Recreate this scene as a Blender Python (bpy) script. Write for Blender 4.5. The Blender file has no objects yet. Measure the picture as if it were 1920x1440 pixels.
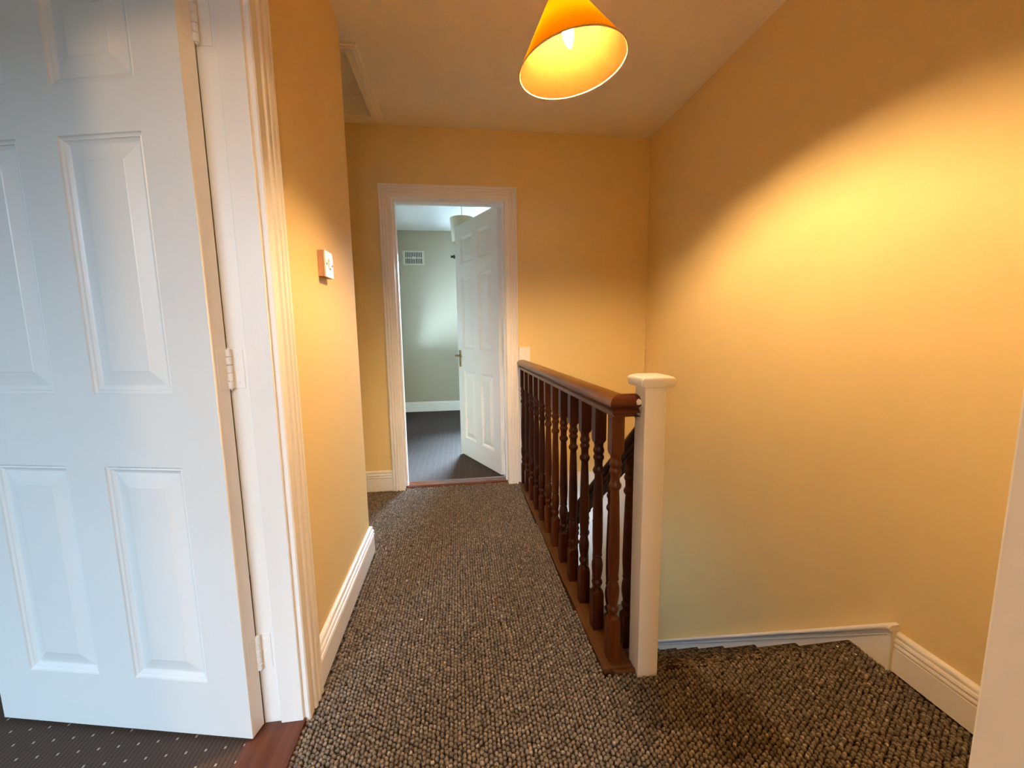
import bpy, bmesh, math, random
import numpy as np
from mathutils import Vector, Matrix

random.seed(7)
SC = bpy.context.scene
COL = SC.collection

# ------------------------------------------------------------------ camera
cam_d = bpy.data.cameras.new('camera')
cam = bpy.data.objects.new('camera', cam_d)
COL.objects.link(cam)
SC.camera = cam
cam_d.sensor_fit = 'HORIZONTAL'
cam_d.sensor_width = 36.0
cam_d.lens = 762.0 / 1920.0 * 36.0
cam_d.clip_start = 0.02
SC.cycles.diffuse_bounces = 8
SC.cycles.max_bounces = 16
CR = Vector((0.99132937, -0.13065637, -0.0139637))
CU = Vector((0.03023921, 0.12342697, 0.99189282))
CF = Vector((0.12787362, 0.98371474, -0.12630772))
cam.matrix_world = Matrix((
    (CR.x, CU.x, -CF.x, 0.0), (CR.y, CU.y, -CF.y, 0.0), (CR.z, CU.z, -CF.z, 1.087), (0, 0, 0, 1)))

# ------------------------------------------------------------------ world, exposure
W = bpy.data.worlds.new('world')
SC.world = W
W.use_nodes = True
W.node_tree.nodes['Background'].inputs[0].default_value = (0.72, 0.86, 1.0, 1)
W.node_tree.nodes['Background'].inputs[1].default_value = 1.6
vs = SC.view_settings
vs.view_transform = 'Standard'
vs.look = 'None'
vs.exposure = 0.80
vs.gamma = 1.0
vs.use_curve_mapping = False

BULB_STRENGTH = 2950.0
BULB_COL = (1.0, 0.63, 0.30)
DAY = (0.53, 0.77, 1.0)


def area(name, loc, target, sx, sy, power, col=DAY):
    d = bpy.data.lights.new(name, 'AREA')
    d.shape = 'RECTANGLE'
    d.size = sx
    d.size_y = sy
    d.energy = power
    d.color = col
    o = bpy.data.objects.new(name, d)
    COL.objects.link(o)
    o.location = loc
    o.rotation_euler = (Vector(target) - Vector(loc)).to_track_quat('-Z', 'Y').to_euler()
    return o


# daylight standing outside the windows of the house, plus one added uplight
area('daylight_near_left_room', (-1.75, -4.4, 3.9), (-1.75, 0.0, 3.5), 4.0, 3.2, 1300)
area('daylight_far_room', (0.85, 7.6, 3.45), (0.85, 3.0, 2.75), 3.2, 2.5, 9000)
area('uplight_far_room_side', (-1.55, 4.95, 0.60), (0.2, 4.8, 2.9), 1.3, 1.2, 310)  # set low and tilted up, added to brighten the far bedroom ceiling
area('daylight_lower_hall', (-0.4, -0.5, -1.0), (0.6, 2.83, -0.9), 1.4, 1.2, 350)
area('daylight_back_room', (0.0, -3.6, 2.2), (0.0, 0.2, 1.2), 1.6, 1.8, 40)
# the warm ceiling bulb of the room the photograph is taken from
pl = bpy.data.lights.new('back_room_bulb', 'POINT')
pl.energy = 39
pl.color = BULB_COL
pl.shadow_soft_size = 0.06
plo = bpy.data.objects.new('back_room_bulb', pl)
COL.objects.link(plo)
plo.location = (0.31, -1.25, 2.25)


# ------------------------------------------------------------------ materials
def nodes(name):
    m = bpy.data.materials.new(name)
    m.use_nodes = True
    nt = m.node_tree
    b = nt.nodes['Principled BSDF']
    return m, nt, b


def N(nt, t, **kw):
    n = nt.nodes.new(t)
    for k, v in kw.items():
        setattr(n, k, v)
    return n


def ramp(nt, fac, stops):
    r = N(nt, 'ShaderNodeValToRGB')
    el = r.color_ramp.elements
    while len(el) < len(stops):
        el.new(0.5)
    for e, (p, c) in zip(el, stops):
        e.position = p
        e.color = (*c, 1)
    nt.links.new(fac, r.inputs[0])
    return r.outputs[0]


def objcoord(nt, scale=(1, 1, 1), rot=(0, 0, 0)):
    tc = N(nt, 'ShaderNodeTexCoord')
    mp = N(nt, 'ShaderNodeMapping')
    mp.inputs['Scale'].default_value = scale
    mp.inputs['Rotation'].default_value = rot
    nt.links.new(tc.outputs['Object'], mp.inputs[0])
    return mp.outputs[0]


def noise(nt, vec, scale, detail=3, rough=0.5):
    n = N(nt, 'ShaderNodeTexNoise')
    n.inputs['Scale'].default_value = scale
    n.inputs['Detail'].default_value = detail
    n.inputs['Roughness'].default_value = rough
    nt.links.new(vec, n.inputs['Vector'])
    return n.outputs['Fac']


def bump(nt, b, h, strength, dist):
    bp = N(nt, 'ShaderNodeBump')
    bp.inputs['Strength'].default_value = strength
    bp.inputs['Distance'].default_value = dist
    nt.links.new(h, bp.inputs['Height'])
    nt.links.new(bp.outputs[0], b.inputs['Normal'])


def paint(name, col, rough, nscale, bstr, bdist=0.001, var=0.03, spec=0.5):
    m, nt, b = nodes(name)
    v = objcoord(nt)
    big = noise(nt, v, 2.2, 3)
    lo = tuple(c * (1 - var) for c in col)
    hi = tuple(min(1, c * (1 + var)) for c in col)
    nt.links.new(ramp(nt, big, [(0.35, lo), (0.65, hi)]), b.inputs['Base Color'])
    b.inputs['Roughness'].default_value = rough
    b.inputs['Specular IOR Level'].default_value = spec
    bump(nt, b, noise(nt, v, nscale, 3, 0.6), bstr, bdist)
    return m


M_wall = paint('cream_wall_paint', (0.80, 0.635, 0.32), 0.75, 260, 0.25, var=0.015, spec=0.25)
M_wall_pale = paint('pale_wall_paint', (0.43, 0.395, 0.305), 0.8, 260, 0.2, var=0.015, spec=0.2)
M_ceil = paint('stippled_ceiling_paint', (0.90, 0.83, 0.68), 0.85, 95, 0.5, 0.002, var=0.02, spec=0.2)
M_ceil_w = paint('white_ceiling_paint', (0.82, 0.82, 0.80), 0.85, 60, 0.5, 0.002, var=0.02, spec=0.2)
M_white = paint('white_gloss_paint', (0.86, 0.85, 0.83), 0.32, 55, 0.12, 0.0006, var=0.015)
M_white_rough = paint('brushed_white_paint', (0.86, 0.84, 0.81), 0.38, 120, 0.35, 0.0008, var=0.03)
M_wall_grey = paint('bounce_cutting_grey', (0.36, 0.36, 0.35), 0.8, 260, 0.2, var=0.015, spec=0.2)  # mid grey picked for out-of-view walls to cut bounced light
M_white_low = paint('white_lower_wall', (0.80, 0.80, 0.78), 0.6, 200, 0.2, var=0.02)


def wood(name, dark, mid, light, rough=0.35, axis='Z', spec=0.25):
    m, nt, b = nodes(name)
    sc = {'Z': (38, 38, 3.0), 'Y': (38, 3.0, 38), 'X': (3.0, 38, 38)}[axis]
    v = objcoord(nt, sc)
    n1 = noise(nt, v, 1.0, 5, 0.6)
    nt.links.new(ramp(nt, n1, [(0.25, dark), (0.52, mid), (0.8, light)]), b.inputs['Base Color'])
    b.inputs['Roughness'].default_value = rough
    b.inputs['Specular IOR Level'].default_value = spec
    bump(nt, b, n1, 0.15, 0.001)
    return m


M_wood_z = wood('dark_stained_wood_upright', (0.022, 0.0040, 0.0010), (0.045, 0.0085, 0.0016), (0.085, 0.019, 0.0035), 0.34)
M_wood_orange = wood('orange_brown_stained_wood', (0.055, 0.012, 0.0022), (0.10, 0.025, 0.004), (0.16, 0.047, 0.007), 0.34)
M_wood_y = wood('dark_stained_wood_rail', (0.08, 0.028, 0.004), (0.17, 0.070, 0.008), (0.27, 0.125, 0.015), 0.3, 'Y')
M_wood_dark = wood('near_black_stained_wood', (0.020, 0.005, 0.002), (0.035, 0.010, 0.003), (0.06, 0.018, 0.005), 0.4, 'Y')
M_wood_x = wood('dark_stained_wood_short', (0.06, 0.014, 0.004), (0.10, 0.025, 0.007), (0.15, 0.045, 0.012), 0.3, 'X')
M_wood_base = wood('worn_wood_base', (0.06, 0.024, 0.008), (0.10, 0.042, 0.013), (0.15, 0.066, 0.021), 0.45, 'Y')
M_thresh = wood('red_brown_threshold_wood', (0.07, 0.024, 0.013), (0.12, 0.042, 0.024), (0.17, 0.075, 0.045), 0.33, 'Y')
M_thresh_x = wood('far_threshold_wood', (0.09, 0.026, 0.012), (0.15, 0.045, 0.022), (0.20, 0.075, 0.04), 0.14, 'X', 0.6)


def plain(name, col, rough=0.5, metal=0.0, nscale=200, bstr=0.08):
    m, nt, b = nodes(name)
    v = objcoord(nt)
    f = noise(nt, v, nscale * 0.2, 2)
    nt.links.new(ramp(nt, f, [(0.3, tuple(c * 0.92 for c in col)), (0.7, col)]), b.inputs['Base Color'])
    b.inputs['Roughness'].default_value = rough
    b.inputs['Metallic'].default_value = metal
    bump(nt, b, noise(nt, v, nscale, 2), bstr, 0.0005)
    return m


M_brass = plain('aged_brass', (0.42, 0.30, 0.08), 0.35, 1.0)
M_black = plain('black_metal', (0.012, 0.012, 0.012), 0.4, 0.3)
M_dark = plain('dark_hollow', (0.03, 0.035, 0.035), 0.8)
M_plastic = plain('white_plastic', (0.78, 0.72, 0.62), 0.35)
M_box_shade_tan = plain('box_shade_and_indicator_tan', (0.60, 0.34, 0.19), 0.5)  # white plastic box tinted tan to carry its reddish shaded side
M_cable = plain('grey_flex', (0.16, 0.16, 0.16), 0.6)
M_vent = plain('cream_vent_plastic', (0.60, 0.59, 0.50), 0.45)
M_filler = plain('white_filler', (0.82, 0.76, 0.66), 0.9, bstr=0.4)
M_steel = plain('grey_steel', (0.5, 0.5, 0.48), 0.35, 1.0)


def loops_mat():
    m, nt, b = nodes('berber_loop_pile')
    g = N(nt, 'ShaderNodeNewGeometry')
    at = N(nt, 'ShaderNodeAttribute')
    at.attribute_name = 'loop_shade'
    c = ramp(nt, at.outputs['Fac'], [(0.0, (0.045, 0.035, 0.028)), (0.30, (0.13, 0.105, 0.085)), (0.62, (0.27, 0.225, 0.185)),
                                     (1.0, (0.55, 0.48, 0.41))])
    v = objcoord(nt)
    f = noise(nt, v, 900, 2, 0.7)
    mx = N(nt, 'ShaderNodeMixRGB', blend_type='MULTIPLY')
    mx.inputs[0].default_value = 0.55
    nt.links.new(c, mx.inputs[1])
    nt.links.new(ramp(nt, f, [(0.3, (0.35, 0.35, 0.35)), (0.7, (1.2, 1.2, 1.2))]), mx.inputs[2])
    nt.links.new(mx.outputs[0], b.inputs['Base Color'])
    b.inputs['Roughness'].default_value = 0.95
    b.inputs['Specular IOR Level'].default_value = 0.1
    bump(nt, b, f, 0.5, 0.001)
    return m


M_loops = loops_mat()


def carpet_flat():
    m, nt, b = nodes('berber_backing')
    v = objcoord(nt, (1, 1, 1))
    vo = N(nt, 'ShaderNodeTexVoronoi')
    vo.inputs['Scale'].default_value = 125
    nt.links.new(v, vo.inputs['Vector'])
    hs = N(nt, 'ShaderNodeSeparateColor')
    nt.links.new(vo.outputs['Color'], hs.inputs[0])
    c = ramp(nt, hs.outputs[0], [(0.0, (0.012, 0.009, 0.007)), (0.5, (0.06, 0.046, 0.036)), (1.0, (0.20, 0.165, 0.13))])
    nt.links.new(c, b.inputs['Base Color'])
    b.inputs['Roughness'].default_value = 0.95
    b.inputs['Specular IOR Level'].default_value = 0.1
    inv = N(nt, 'ShaderNodeMath', operation='SUBTRACT')
    inv.inputs[0].default_value = 1.0
    nt.links.new(vo.outputs['Distance'], inv.inputs[1])
    bump(nt, b, inv.outputs[0], 0.9, 0.006)
    return m


M_carpet_flat = carpet_flat()


def pin_carpet(name, base, dot, rot=0.0, line=0.5):
    """brown ribbed carpet with a grid of pale pin dots (about 4.8 cm apart)"""
    m, nt, b = nodes(name)
    v = objcoord(nt, (1, 1, 1), (0, 0, rot))
    sp = N(nt, 'ShaderNodeSeparateXYZ')
    nt.links.new(v, sp.inputs[0])

    def M(op, a, bb=None, c=None):
        n = N(nt, 'ShaderNodeMath', operation=op)
        for i, q in enumerate((a, bb, c)):
            if q is None:
                continue
            if isinstance(q, (int, float)):
                n.inputs[i].default_value = q
            else:
                nt.links.new(q, n.inputs[i])
        return n.outputs[0]
    X, Y = sp.outputs[0], sp.outputs[1]
    fx = M('ABSOLUTE', M('SUBTRACT', M('FRACT', M('DIVIDE', X, 0.048)), 0.5))
    fy = M('ABSOLUTE', M('SUBTRACT', M('FRACT', M('DIVIDE', Y, 0.0445)), 0.5))
    isd = M('MULTIPLY', M('LESS_THAN', fx, 0.055), M('LESS_THAN', fy, 0.075))
    rib = M('ABSOLUTE', M('SUBTRACT', M('FRACT', M('DIVIDE', X, 0.012)), 0.5))
    groove = M('LESS_THAN', rib, 0.12)
    f = noise(nt, v, 420, 2, 0.7)
    c1 = ramp(nt, f, [(0.3, tuple(q * 0.6 for q in base)), (0.7, tuple(q * 1.35 for q in base))])
    mx = N(nt, 'ShaderNodeMixRGB', blend_type='MULTIPLY')
    nt.links.new(M('MULTIPLY', groove, line), mx.inputs[0])
    nt.links.new(c1, mx.inputs[1])
    mx.inputs[2].default_value = (0.3, 0.28, 0.27, 1)
    m2 = N(nt, 'ShaderNodeMixRGB')
    nt.links.new(isd, m2.inputs[0])
    nt.links.new(mx.outputs[0], m2.inputs[1])
    m2.inputs[2].default_value = (*dot, 1)
    nt.links.new(m2.outputs[0], b.inputs['Base Color'])
    b.inputs['Roughness'].default_value = 0.9
    b.inputs['Specular IOR Level'].default_value = 0.15
    h = M('ADD', M('MULTIPLY', f, 0.5), M('MULTIPLY', rib, 1.0))
    bump(nt, b, h, 0.6, 0.003)
    return m


M_pin = pin_carpet('brown_pin_dot_carpet', (0.105, 0.071, 0.056), (0.50, 0.42, 0.34))
M_pin_far = pin_carpet('grey_ribbed_carpet', (0.070, 0.052, 0.044), (0.19, 0.16, 0.14), 0.0, 0.7)


def glass_mat():
    m = bpy.data.materials.new('window_glass')
    m.use_nodes = True
    nt = m.node_tree
    nt.nodes.clear()
    out = N(nt, 'ShaderNodeOutputMaterial')
    t = N(nt, 'ShaderNodeBsdfTransparent')
    g = N(nt, 'ShaderNodeBsdfGlossy')
    g.inputs['Roughness'].default_value = 0.02
    fr = N(nt, 'ShaderNodeFresnel')
    mx = N(nt, 'ShaderNodeMixShader')
    nt.links.new(fr.outputs[0], mx.inputs[0])
    nt.links.new(t.outputs[0], mx.inputs[1])
    nt.links.new(g.outputs[0], mx.inputs[2])
    nt.links.new(mx.outputs[0], out.inputs[0])
    return m


M_glass = glass_mat()


def cloth_shade(name, dif, tra, fac):
    m = bpy.data.materials.new(name)
    m.use_nodes = True
    nt = m.node_tree
    nt.nodes.clear()
    out = N(nt, 'ShaderNodeOutputMaterial')
    d = N(nt, 'ShaderNodeBsdfDiffuse')
    t = N(nt, 'ShaderNodeBsdfTranslucent')
    v = objcoord(nt, (1, 1, 1))
    f = noise(nt, v, 60, 3)
    nt.links.new(ramp(nt, f, [(0.3, tuple(c * 0.93 for c in dif)), (0.7, dif)]), d.inputs[0])
    nt.links.new(ramp(nt, f, [(0.3, tuple(c * 0.93 for c in tra)), (0.7, tra)]), t.inputs[0])
    mx = N(nt, 'ShaderNodeMixShader')
    mx.inputs[0].default_value = fac
    nt.links.new(d.outputs[0], mx.inputs[1])
    nt.links.new(t.outputs[0], mx.inputs[2])
    nt.links.new(mx.outputs[0], out.inputs[0])
    return m


M_shade_out = cloth_shade('orange_shade_fabric', (0.62, 0.20, 0.02), (0.97, 0.52, 0.010), 0.92)
M_shade_in = cloth_shade('glow_darkened_lining', (0.10, 0.030, 0.007), (0.88, 0.62, 0.15), 0.60)  # cream lining, its diffuse colour darkened to hold down the bulb's glow
M_shade_rim = cloth_shade('shade_rim_binding', (0.75, 0.62, 0.32), (0.7, 0.5, 0.2), 0.3)
M_drum = cloth_shade('beige_drum_fabric', (0.50, 0.45, 0.33), (0.5, 0.42, 0.28), 0.3)


def bulb_mat():
    m = bpy.data.materials.new('lit_bulb')
    m.use_nodes = True
    nt = m.node_tree
    nt.nodes.clear()
    out = N(nt, 'ShaderNodeOutputMaterial')
    e = N(nt, 'ShaderNodeEmission')
    e.inputs[0].default_value = (*BULB_COL, 1)
    e.inputs[1].default_value = BULB_STRENGTH
    nt.links.new(e.outputs[0], out.inputs[0])
    return m


M_bulb = bulb_mat()


# ------------------------------------------------------------------ mesh helpers
def tag(o, label=None, cat=None, group=None, kind=None):
    if label:
        o['label'] = label
    if cat:
        o['category'] = cat
    if group:
        o['group'] = group
    if kind:
        o['kind'] = kind
    return o


def obj(name, bm, mat, parent=None, smooth=None):
    me = bpy.data.meshes.new(name)
    bm.normal_update()
    bm.to_mesh(me)
    bm.free()
    me.materials.append(mat)
    if smooth is not None:
        me.polygons.foreach_set('use_smooth', [True] * len(me.polygons))
        me.set_sharp_from_angle(angle=math.radians(smooth))
    o = bpy.data.objects.new(name, me)
    COL.objects.link(o)
    if parent is not None:
        o.parent = parent
    return o


def empty(name, loc, rz=0.0):
    o = bpy.data.objects.new(name, None)
    COL.objects.link(o)
    o.empty_display_size = 0.05
    o.location = loc
    o.rotation_euler = (0, 0, rz)
    return o


def B():
    return bmesh.new()


def bx(bm, a, b, bev=0.0, seg=2):
    """axis aligned box from corner a to corner b"""
    x0, y0, z0 = a
    x1, y1, z1 = b
    vs_ = [bm.verts.new(p) for p in ((x0, y0, z0), (x1, y0, z0), (x1, y1, z0), (x0, y1, z0),
                                     (x0, y0, z1), (x1, y0, z1), (x1, y1, z1), (x0, y1, z1))]
    fs = [bm.faces.new([vs_[i] for i in q]) for q in
          ((3, 2, 1, 0), (4, 5, 6, 7), (0, 1, 5, 4), (1, 2, 6, 5), (2, 3, 7, 6), (3, 0, 4, 7))]
    if bev:
        es = list({e for f in fs for e in f.edges})
        bmesh.ops.bevel(bm, geom=es, offset=bev, segments=seg, affect='EDGES', profile=0.5)
    return bm


def loft(bm, rings, closed=True, caps=True):
    """rings: lists of points, same count; bridged in order"""
    R = [[bm.verts.new(p) for p in r] for r in rings]
    n = len(R[0])
    for a, b in zip(R, R[1:]):
        for i in range(n if closed else n - 1):
            j = (i + 1) % n
            bm.faces.new((a[i], a[j], b[j], b[i]))
    if caps:
        bm.faces.new(list(reversed(R[0])))
        bm.faces.new(R[-1])
    bmesh.ops.recalc_face_normals(bm, faces=bm.faces)
    return bm


def lathe(bm, prof, c=(0, 0), seg=18, caps=True):
    rings = []
    for z, r in prof:
        rings.append([(c[0] + r * math.cos(2 * math.pi * i / seg), c[1] + r * math.sin(2 * math.pi * i / seg), z)
                      for i in range(seg)])
    return loft(bm, rings, True, caps)


def tube(bm, pts, r, seg=8):
    pts = [Vector(p) for p in pts]
    rings = []
    up = Vector((0.31, 0.17, 0.93)).normalized()
    for i, p in enumerate(pts):
        t = (pts[min(i + 1, len(pts) - 1)] - pts[max(i - 1, 0)]).normalized()
        a = t.cross(up).normalized()
        b = t.cross(a)
        rings.append([tuple(p + r * (math.cos(2 * math.pi * k / seg) * a + math.sin(2 * math.pi * k / seg) * b))
                      for k in range(seg)])
    return loft(bm, rings)


def join_boxes(boxes, bev=0.0):
    bm = B()
    for a, b in boxes:
        bx(bm, a, b, bev)
    return bm


# ------------------------------------------------------------------ key measures (metres, landing carpet is z = 0)
YF, XR, XL, YC, ZC = 2.832, 1.354, -0.466, 1.987, 2.40
XLB = -0.573          # room side of the left wall
YFB = 2.977           # room side of the far wall
ZCF = 2.45


def struct(name, bm, mat, label=None, cat=None, smooth=None):
    o = obj(name, bm, mat, None, smooth)
    return tag(o, label, cat, None, 'structure')


# ------------------------------------------------------------------ room shell
struct('floor', join_boxes([((-1.6, 0.1, -0.25), (0.42, YF + 0.02, -0.012)), ((0.42, 0.1, -0.25), (XR, 1.11, -0.012))]), M_carpet_flat,
       'landing floor slab under the looped carpet', 'floor')
struct('floor.001', join_boxes([((-3.6, -2.2, -0.2), (-0.595, YC - 0.1, 0.0))]), M_pin,
       'brown carpet with pale pin dots under the panelled door on the left', 'floor')
struct('floor.002', join_boxes([((-0.775, 2.94, -0.25), (2.4, 5.745, -0.002))]), M_pin_far,
       'grey brown ribbed carpet of the bedroom beyond the far doorway', 'floor')
struct('floor.003', join_boxes([((-0.466, -2.6, -0.2), (1.354, 0.1, -0.002))]), M_pin,
       'carpet of the room behind the camera', 'floor')
struct('floor.004', join_boxes([((-1.6, 0.2, -2.75), (XR, 2.83, -2.65))]), M_carpet_flat,
       'lower hall floor at the bottom of the stairwell', 'floor')

HX0, HX1, HY0, HY1 = -1.08, -0.478, 2.15, 2.73      # loft hatch hole
struct('ceiling', join_boxes([((-1.6, 0.1, ZC), (XR, HY0, ZC + 0.12)), ((-1.6, HY1, ZC), (XR, YF, ZC + 0.12)),
                              ((-1.6, HY0, ZC), (HX0, HY1, ZC + 0.12)), ((HX1, HY0, ZC), (XR, HY1, ZC + 0.12))]), M_ceil,
       'stippled landing ceiling around the hanging cone lamp', 'ceiling')
struct('ceiling.001', join_boxes([((-3.6, -2.2, 2.40), (XLB, YC - 0.1, 2.5))]), M_ceil_w, 'ceiling of the room on the left', 'ceiling')
struct('ceiling.002', join_boxes([((-0.775, YFB, ZCF), (2.4, 5.745, ZCF + 0.1))]), M_ceil_w,
       'white textured ceiling of the far bedroom', 'ceiling')
struct('ceiling.003', join_boxes([((-0.466, -2.6, 2.40), (1.354, 0.1, 2.5))]), M_ceil_w, 'ceiling of the room behind the camera', 'ceiling')

# walls of the landing
struct('wall_left', join_boxes([((XLB, 1.12, -0.1), (XL, YC, ZC)), ((XLB, 0.10, -0.1), (XL, 0.315, ZC)),
                                ((XLB, 0.315, 2.005), (XL, 1.12, ZC)), ((XLB, -2.6, -0.1), (XL, 0.10, 2.5))]), M_wall,
       'short cream yellow wall with the light switch, beside the open white door', 'wall')
struct('wall_far', join_boxes([((-1.6, YF, 0.05), (-0.422, YFB, ZC + 0.1)), ((-1.6, YF, -0.25), (-0.422, YFB, 0.05)), ((0.353, YF, 0.050), (XR, YFB, ZC + 0.1)),
                               ((-0.422, YF, 1.98), (0.353, YFB, ZC + 0.1))]), M_wall,
       'cream yellow end wall around the far doorway', 'wall')
struct('wall_right', join_boxes([((XR, 0.10, -2.7), (1.5, YFB, ZC + 0.1))]), M_wall,
       'long cream yellow wall above the descending stairs', 'wall')
struct('wall_near', join_boxes([((XL, 0.10, -0.1), (-0.412, 0.22, ZC)), ((0.394, 0.10, -0.1), (XR, 0.22, ZC)),
                                ((-0.412, 0.10, 1.99), (0.394, 0.22, ZC))]), M_wall, 'wall of the doorway the camera stands in', 'wall')
struct('wall_recess', join_boxes([((-1.7, YC - 0.11, -0.1), (-1.6, YFB, ZC)), ((-3.6, YC - 0.107, -0.1), (XLB, YC, ZC))]), M_wall,
       'wall of the side recess under the loft hatch', 'wall')
struct('wall_lower', join_boxes([((0.353, YF - 0.006, -1.05), (XR, YFB, 0.050))]), M_white_low,
       'white painted lower wall of the stairwell seen between the balusters', 'wall')
struct('wall_lower.001', join_boxes([((0.353, YF - 0.006, -2.7), (XR, YFB, -1.05)), ((-1.6, YF, -2.7), (0.353, YFB, -0.25)),
                                 ((-1.6, 0.1, -2.7), (-1.1, 0.2, -0.25)), ((0.3, 0.1, -2.7), (XR, 0.2, -0.25)), ((-1.1, 0.1, -2.7), (0.3, 0.2, -1.6)), ((-1.1, 0.1, -0.3), (0.3, 0.2, -0.25)),
                                 ((-1.7, 0.1, -2.7), (-1.6, YFB, -0.25))]), M_wall_grey,
       'walls of the lower hall under the landing', 'wall')
# walls of the neighbouring rooms
struct('wall_left.001', join_boxes([((-3.7, -2.2, -0.1), (-3.6, YC, 2.5)),
                                    ((-3.6, -2.3, -0.1), (-2.6, -2.2, 2.5)), ((-0.9, -2.3, -0.1), (XLB, -2.2, 2.5)),
                                    ((-2.6, -2.3, -0.1), (-0.9, -2.2, 0.85)), ((-2.6, -2.3, 2.15), (-0.9, -2.2, 2.5))]), M_wall_grey,
       'grey walls of the room behind the left door, toned down to cut bounced light', 'wall')
struct('wall_far.001', join_boxes([((-0.775, 5.745, -0.1), (0.20, 5.86, ZCF)), ((1.45, 5.745, -0.1), (2.4, 5.86, ZCF)),
                                   ((0.20, 5.745, -0.1), (1.45, 5.86, 0.92)), ((0.20, 5.745, 2.05), (1.45, 5.86, ZCF))]), M_wall_pale,
       'pale back wall of the far bedroom with the air vent', 'wall')
struct('wall_far.002', join_boxes([((-0.9, YFB, -0.1), (-0.775, 4.3, ZCF)), ((-0.9, 5.60, -0.1), (-0.775, 5.86, ZCF)),
                                   ((-0.9, 4.3, -0.1), (-0.775, 5.60, 0.82)), ((-0.9, 4.3, 2.04), (-0.775, 5.60, ZCF)),
                                   ((2.4, YFB, -0.1), (2.5, 5.86, ZCF)), ((XR, YF, -0.1), (2.5, YFB, ZCF))]), M_wall_grey,
       'grey side walls of the far bedroom, toned down to cut bounced light', 'wall')
struct('wall_near.001', join_boxes([((-0.466, -2.7, -0.1), (-0.45, -2.6, 2.5)), ((0.5, -2.7, -0.1), (1.454, -2.6, 2.5)),
                                    ((-0.45, -2.7, -0.1), (0.5, -2.6, 0.9)), ((-0.45, -2.7, 2.1), (0.5, -2.6, 2.5)),
                                    ((1.354, -2.7, -0.1), (1.454, 0.1, 2.5))]), M_wall_pale, 'walls of the room behind the camera', 'wall')


# windows (frame, glazing bar, pane): built in local coords then placed
def window(name, w, h, loc, rz, label):
    r = empty(name, loc, rz)
    tag(r, label, 'window', None, 'structure')
    f = B()
    t = 0.055
    bx(f, (0, -0.035, 0), (t, 0.035, h), 0.004)
    bx(f, (w - t, -0.035, 0), (w, 0.035, h), 0.004)
    bx(f, (t, -0.035, 0), (w - t, 0.035, t), 0.004)
    bx(f, (t, -0.035, h - t), (w - t, 0.035, h), 0.004)
    obj('window_frame', f, M_white, r)
    mb = B()
    bx(mb, (w / 2 - 0.025, -0.03, t), (w / 2 + 0.025, 0.03, h - t), 0.004)
    obj('mullion', mb, M_white, r)
    for a, b in ((t, w / 2 - 0.025), (w / 2 + 0.025, w - t)):
        p = B()
        bx(p, (a, -0.003, t), (b, 0.003, h - t))
        obj('pane', p, M_glass, r)
    return r


window('window_1', 1.70, 1.30, (-2.6, -2.25, 0.85), 0, 'white framed window of the room behind the left door')
window('window_2', 1.25, 1.13, (0.20, 5.81, 0.92), 0, 'white framed window hidden behind the far door')
window('window_3', 1.30, 1.22, (-0.835, 4.30, 0.82), math.pi / 2, 'bright sliver of window at the left edge of the far doorway')
window('window_4', 1.40, 1.30, (-1.10, 0.15, -1.60), 0, 'window lighting the lower hall')
window('window_5', 0.95, 1.20, (-0.45, -2.65, 0.90), 0, 'window of the room behind the camera')


# ------------------------------------------------------------------ mouldings
SK = [(0.0, 0.0), (0.018, 0.0), (0.018, 0.083), (0.0165, 0.085), (0.0165, 0.088), (0.019, 0.090), (0.0205, 0.094), (0.019, 0.098), (0.013, 0.1005),
      (0.013, 0.103), (0.018, 0.106), (0.0195, 0.111), (0.0165, 0.117), (0.0105, 0.120), (0.0105, 0.123), (0.0145, 0.126), (0.0145, 0.131),
      (0.011, 0.137), (0.005, 0.140), (0.0, 0.140)]


def skirting(name, pts, mat, label, side=1, scale=1.0):
    """pts: XY polyline along the wall foot; the board grows to the side (1 = left of travel, -1 = right)"""
    bm = B()
    P = [Vector(p) for p in pts]
    rings = []
    for i, p in enumerate(P):
        n = Vector((0, 0))
        for a, b in ((i - 1, i), (i, i + 1)):
            if a >= 0 and b < len(P):
                d = (P[b] - P[a]).normalized()
                n += Vector((-d.y, d.x)) * side
        if 0 < i < len(P) - 1:
            n = n / max(0.2, (n.length ** 2) / 2)
        else:
            n = n.normalized()
        rings.append([(p.x + n.x * u, p.y + n.y * u, z * scale) for u, z in SK])
    loft(bm, rings)
    o = obj(name, bm, mat, None, 35)
    return tag(o, label, 'skirting board', None, 'structure')


skirting('baseboard_left', [(XL, 1.203), (XL, YC), (-1.6, YC)], M_white, 'white moulded skirting below the light switch wall, turning the corner', -1)
skirting('baseboard_far', [(-1.6, YF), (-0.482, YF)], M_white, 'short white skirting left of the far doorway', -1, 1.02)
skirting('baseboard_right', [(XR, 0.22), (XR, 1.012)], M_white, 'white moulded skirting on the landing at the top of the stairs', 1, 0.94)
skirting('baseboard_bedroom', [(-0.775, 5.745), (2.4, 5.745)], M_white, 'white skirting below the vent in the far bedroom', -1, 0.98)

# stair string on the right wall: upright end, then a raked board with a moulded top
sl = -0.856
st = empty('trim_1', (XR, 1.0, 0))
tag(st, 'white sloping stair string board running down the right wall', 'stair trim', None, 'structure')


def raked(prof_yz, x0, x1):
    bm = B()
    loft(bm, [[(x0, y, z) for y, z in prof_yz], [(x1, y, z) for y, z in prof_yz]])
    return bm


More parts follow.
